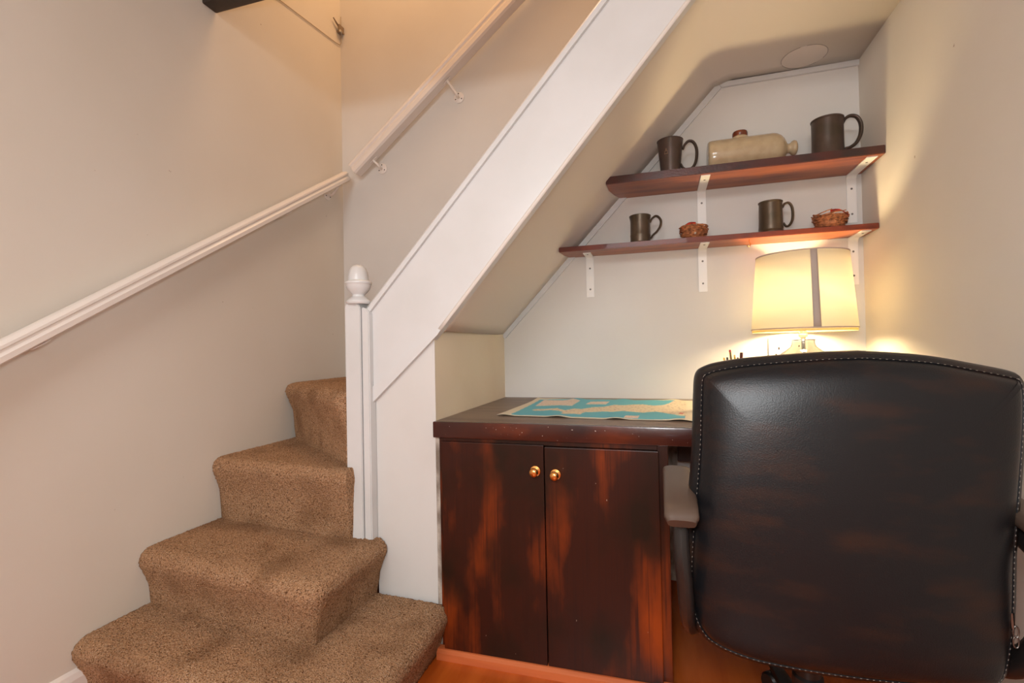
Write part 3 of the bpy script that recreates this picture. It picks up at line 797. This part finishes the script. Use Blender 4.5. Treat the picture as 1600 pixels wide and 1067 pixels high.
# ------------------------------------------------------------------ pencil pot and pencils
PXX, PYY = .252, 1.90
bm = bmesh.new()
lathe(bm, [(0, 0), (.038, 0), (.038, .10), (.0355, .10), (.0355, .003), (0, .003)], 40, Matrix.Translation((PXX, PYY, ZD+.0005)))
tag(obj('pencil_pot', bm, mat('dark_pot_glaze', srgb(60, 40, 32), .3), smooth=True), 'small dark pot of pencils behind the chair back', 'pot')
def pencil(label, base, tip, r, bands, m_end):
    base, tip = Vector(base), Vector(tip); ax = tip-base; L = ax.length
    M = ax.to_track_quat('Z', 'Y').to_matrix().to_4x4(); M.translation = base
    kind = 'pen' if ' pen ' in label else 'pencil'
    t = thing(kind, label, kind, base, 'pencils and pens in the pot')
    if bands == 'striped':
        bm = bmesh.new(); lathe(bm, [(0,0), (r,0), (r,L-.008), (0,L-.008)], 6, M)
        for f in bm.faces:
            pass
        bm.faces.ensure_lookup_table()
        o = obj('barrel', bm, None, t, mats=[YELLOW, BLACKP])
        for i, p in enumerate(o.data.polygons): p.material_index = i % 2
    else:
        bm = bmesh.new(); lathe(bm, [(0,0), (r,0), (r,L-.008), (0,L-.008)], 10, M)
        obj('barrel', bm, bands, t, smooth=True)
    bm = bmesh.new(); lathe(bm, [(0,L-.0078), (r*1.02,L-.0078), (r*.95,L-.001), (r*.5,L), (0,L)], 10, M)
    obj('end_cap', bm, m_end, t, smooth=True)
zb0 = ZD+.006
pencil('yellow and black striped pencil with red end, tallest in the pot', (.262, 1.905, zb0), (.241, 1.895, .962), .0037, 'striped', REDP)
pencil('slim cream pencil just right of the striped one', (.262, 1.890, zb0), (.2545, 1.885, .944), .0030, YELLOW, CREAMP)
pencil('thick dark brown pen with rounded top, furthest right in the pot', (.270, 1.915, zb0), (.281, 1.912, .952), .0052, BROWNP, BROWNP)
pencil('short dark pen leaning beside the thick brown pen', (.256, 1.925, zb0), (.272, 1.935, .934), .0030, BLACKP, BROWNP)
pencil('cream pencil furthest left in the pot', (.245, 1.915, zb0), (.222, 1.905, .934), .0028, CREAMP, YELLOW)
pencil('short dark brown pen between the two left pencils', (.238, 1.890, zb0), (.230, 1.880, .936), .0032, BROWNP, BLACKP)

# ------------------------------------------------------------------ office chair
YCH = 1.0
chair = thing('office_chair', 'black leather office chair seen from behind, pushed up to the desk', 'chair', (.30, 1.22, 0))
out = [(0.352, 0.965), (0.281, 0.963), (0.175, 0.955), (0.119, 0.947), (0.088, 0.938), (0.071, 0.923), (0.066, 0.88), (0.061, 0.78), (0.049, 0.653), (0.041, 0.551), (0.044, 0.463), (0.063, 0.416), (0.094, 0.394), (0.15, 0.381), (0.224, 0.378), (0.315, 0.379), (0.393, 0.381), (0.479, 0.386), (0.526, 0.393), (0.547, 0.412), (0.558, 0.457), (0.564, 0.522), (0.569, 0.629), (0.58, 0.735), (0.592, 0.842), (0.595, 0.895), (0.59, 0.917), (0.577, 0.927), (0.525, 0.94), (0.449, 0.956)]
sp = spline([(x, 0, z) for x, z in out] + [(out[0][0], 0, out[0][1])], 8)[:-1]
ocx, ocz = .308, .67
N = len(sp)
nor = []
for i in range(N):
    t = (sp[(i+1)%N]-sp[i-1]); nv = Vector((t.z, 0, -t.x)).normalized()
    if nv.dot(Vector((ocx, 0, ocz))-sp[i]) < 0: nv = -nv
    nor.append(nv)
bm = bmesh.new()
def curve_y(x, z):    # the back is dished: sides come forward, lower part curves to the seat
    return .10*((x-ocx)/.26)**2*.22 + .05*((z-.62)/.35)**2*.3
def ring(dn, dy):
    res = []
    for p, nv in zip(sp, nor):
        q = p + nv*dn; res.append(bm.verts.new((q.x, YCH + dy + curve_y(q.x, q.z), q.z)))
    return res
prof = [(.022, .082), (.010, .074), (.002, .060), (-.002, .042), (-.001, .022), (.004, .008), (.011, .0025), (.013, .0045), (.0145, .001), (.020, -.007), (.026, -.013)]
rings = [ring(a, b) for a, b in prof]
base_in = rings[-1]
def shrink(s, dy, src):
    out_ = []
    for v in src:
        dx, dz = v.co.x-ocx, v.co.z-ocz
        a = math.atan2(dz/.29, dx/.26); t_ = min(1, (1-s)*3.6)**1.1
        x = ocx + s*(dx*(1-t_) + .262*math.cos(a)*t_); z = ocz + s*(dz*(1-t_) + .285*math.sin(a)*t_)
        out_.append(bm.verts.new((x, YCH+dy+curve_y(x, z), z)))
    return out_
for s, dy in ((.975,-.0165),(.95,-.0195),(.92,-.022),(.88,-.0245),(.82,-.027),(.74,-.029),(.6,-.030),(.4,-.031),(.2,-.031),(.05,-.031)): rings.append(shrink(s, dy, base_in))
front = [ring(.022, .082)]
front = []
fr0 = rings[0]
fronts = [fr0]
for s, dy in ((.95,.09),(.88,.097),(.7,.10),(.5,.10),(.25,.10),(.05,.10)): fronts.append(shrink(s, dy, fr0))
for seq in (rings, fronts):
    for a, b in zip(seq, seq[1:]):
        for k in range(N): bm.faces.new((a[k], a[(k+1)%N], b[(k+1)%N], b[k]))
    bm.faces.new(seq[-1])
backrest = obj('backrest', bm, LEATHER, chair, smooth=True, sharp=60)
# stitching around the rear seam
bm = bmesh.new()
L_ = 0; last = None
acc = 0
for i in range(N):
    p, nv = sp[i], nor[i]; pn = sp[(i+1)%N]
    seg = (pn-p).length; steps = max(1, int(seg/.0022))
    for s in range(steps):
        q = p.lerp(pn, s/steps)
        acc += seg/steps
        if acc > .0085:
            acc = 0
            t = (pn-p).normalized()
            c0 = q + nv*.0112; y_ = YCH + .0022 + curve_y(c0.x, c0.z)
            a_ = Vector((c0.x, y_, c0.z)) - t*.0013; b_ = Vector((c0.x, y_, c0.z)) + t*.0013
            tube(bm, [a_, b_], .00045, 5)
obj('stitching', bm, STITCH, backrest)['label'] = 'pale thread stitching'
# zipper pulls at the lower right edge
bm = bmesh.new()
for (x, z, s) in ((.553, .500, 1), (.553, .483, -.5)):
    yz = YCH - .002 + curve_y(x, z)
    loop = [(x + .004*math.cos(a) + .004*s*0, yz-.002, z + .0095*math.sin(a)) for a in [2*PI*k/14 for k in range(15)]]
    tube(bm, loop, .0012, 6)
tube(bm, [(.549, YCH-.001+curve_y(.55,.51), .53), (.550, YCH-.001+curve_y(.55,.51), .505)], .0035, 8)
obj('zip_pull', bm, STEEL, backrest, smooth=True)
# seat
bm = bmesh.new(); box(bm, (.065, 1.06, .40), (.555, 1.52, .50), .045, 5)
obj('seat', bm, LEATHER, chair, smooth=True, sharp=60)
# arms
def armrest(x, s):
    """s=-1 left, +1 right"""
    bm = bmesh.new()
    pts = [(x, .955, .655), (x, .975, .672), (x, 1.03, .683), (x, 1.12, .688), (x, 1.20, .688), (x, 1.235, .684)]
    pts = spline(pts, 6); n = len(pts); secs = []
    for i, p in enumerate(pts):
        k_ = i/(n-1); w2 = .031*min(1, .80+k_*2)*(1 if k_ < .93 else 1-.25*(k_-.93)/.07); th = .013
        t = (pts[min(i+1, n-1)]-pts[max(i-1, 0)]).normalized(); u_ = Vector((1, 0, 0)); v_ = u_.cross(t)
        secs.append([bm.verts.new(p + u_*w2*(abs(math.cos(a))**.5)*math.copysign(1, math.cos(a)) + v_*th*(abs(math.sin(a))**.6)*math.copysign(1, math.sin(a))) for a in [2*PI*(j+.5)/20 for j in range(20)]])
    for a, b in zip(secs, secs[1:]):
        for j in range(20): bm.faces.new((a[j], a[(j+1)%20], b[(j+1)%20], b[j]))
    bm.faces.new(secs[0]); bm.faces.new(list(reversed(secs[-1])))
    arm = obj('armrest', bm, ARMPLAST, chair, smooth=True, sharp=50)
    bm = bmesh.new()
    inner = x - s*.035
    p2 = spline([(x, 1.19, .674), (x, 1.10, .658), (x, 1.02, .635), (x, .995, .59), (x-s*.004, 1.00, .53), (x-s*.008, 1.02, .47), (x-s*.016, 1.07, .42), (x-s*.04, 1.13, .395), (x-s*.10, 1.18, .392)], 6)
    tube(bm, p2, [.024]*len(p2), 12, .62, (1, 0, 0))
    obj('arm_bracket', bm, PLASTIC, arm, smooth=True)
armrest(.033, -1); armrest(.588, 1)
# spine, gas lift, star base
bm = bmesh.new()
box(bm, (.20, 1.14, .365), (.42, 1.42, .405), .01)
tube(bm, spline([(.31, 1.20, .375), (.31, 1.10, .368), (.31, 1.075, .40), (.31, 1.085, .52)], 6), .03, 10, .5, (0, 1, 0))
obj('tilt_mechanism', bm, PLASTIC, chair, smooth=True)
bm = bmesh.new()
lathe(bm, [(0, .07), (.035, .07), (.032, .22), (.027, .225), (.027, .30), (.015, .30), (.015, .37), (0, .37)], 24, Matrix.Translation((.31, 1.28, 0)))
obj('gas_lift', bm, PLASTIC, chair, smooth=True)
for k in range(5):
    a = math.radians(90+72*k+4)
    dx, dy = math.cos(a), math.sin(a)
    bm = bmesh.new()
    tube(bm, [(.31+dx*.03, 1.28+dy*.03, .105), (.31+dx*.15, 1.28+dy*.15, .092), (.31+dx*.27, 1.28+dy*.27, .076)], [.026, .022, .016], 10, .8)
    lg = obj('base_leg', bm, PLASTIC, chair, smooth=True)
    bm = bmesh.new()
    M = Matrix.Translation((.31+dx*.275, 1.28+dy*.275, .027)) @ Matrix.Rotation(a+.6, 4, 'Z') @ Matrix.Rotation(PI/2, 4, 'X')
    lathe(bm, [(0, -.024), (.022, -.024), (.0265, -.018), (.0265, -.006), (.012, -.005), (.012, .005), (.0265, .006), (.0265, .018), (.022, .024), (0, .024)], 24, M)
    tube(bm, [(.31+dx*.27, 1.28+dy*.27, .03), (.31+dx*.268, 1.28+dy*.268, .075)], .009, 8)
    obj('castor', bm, PLASTIC, lg, smooth=True)
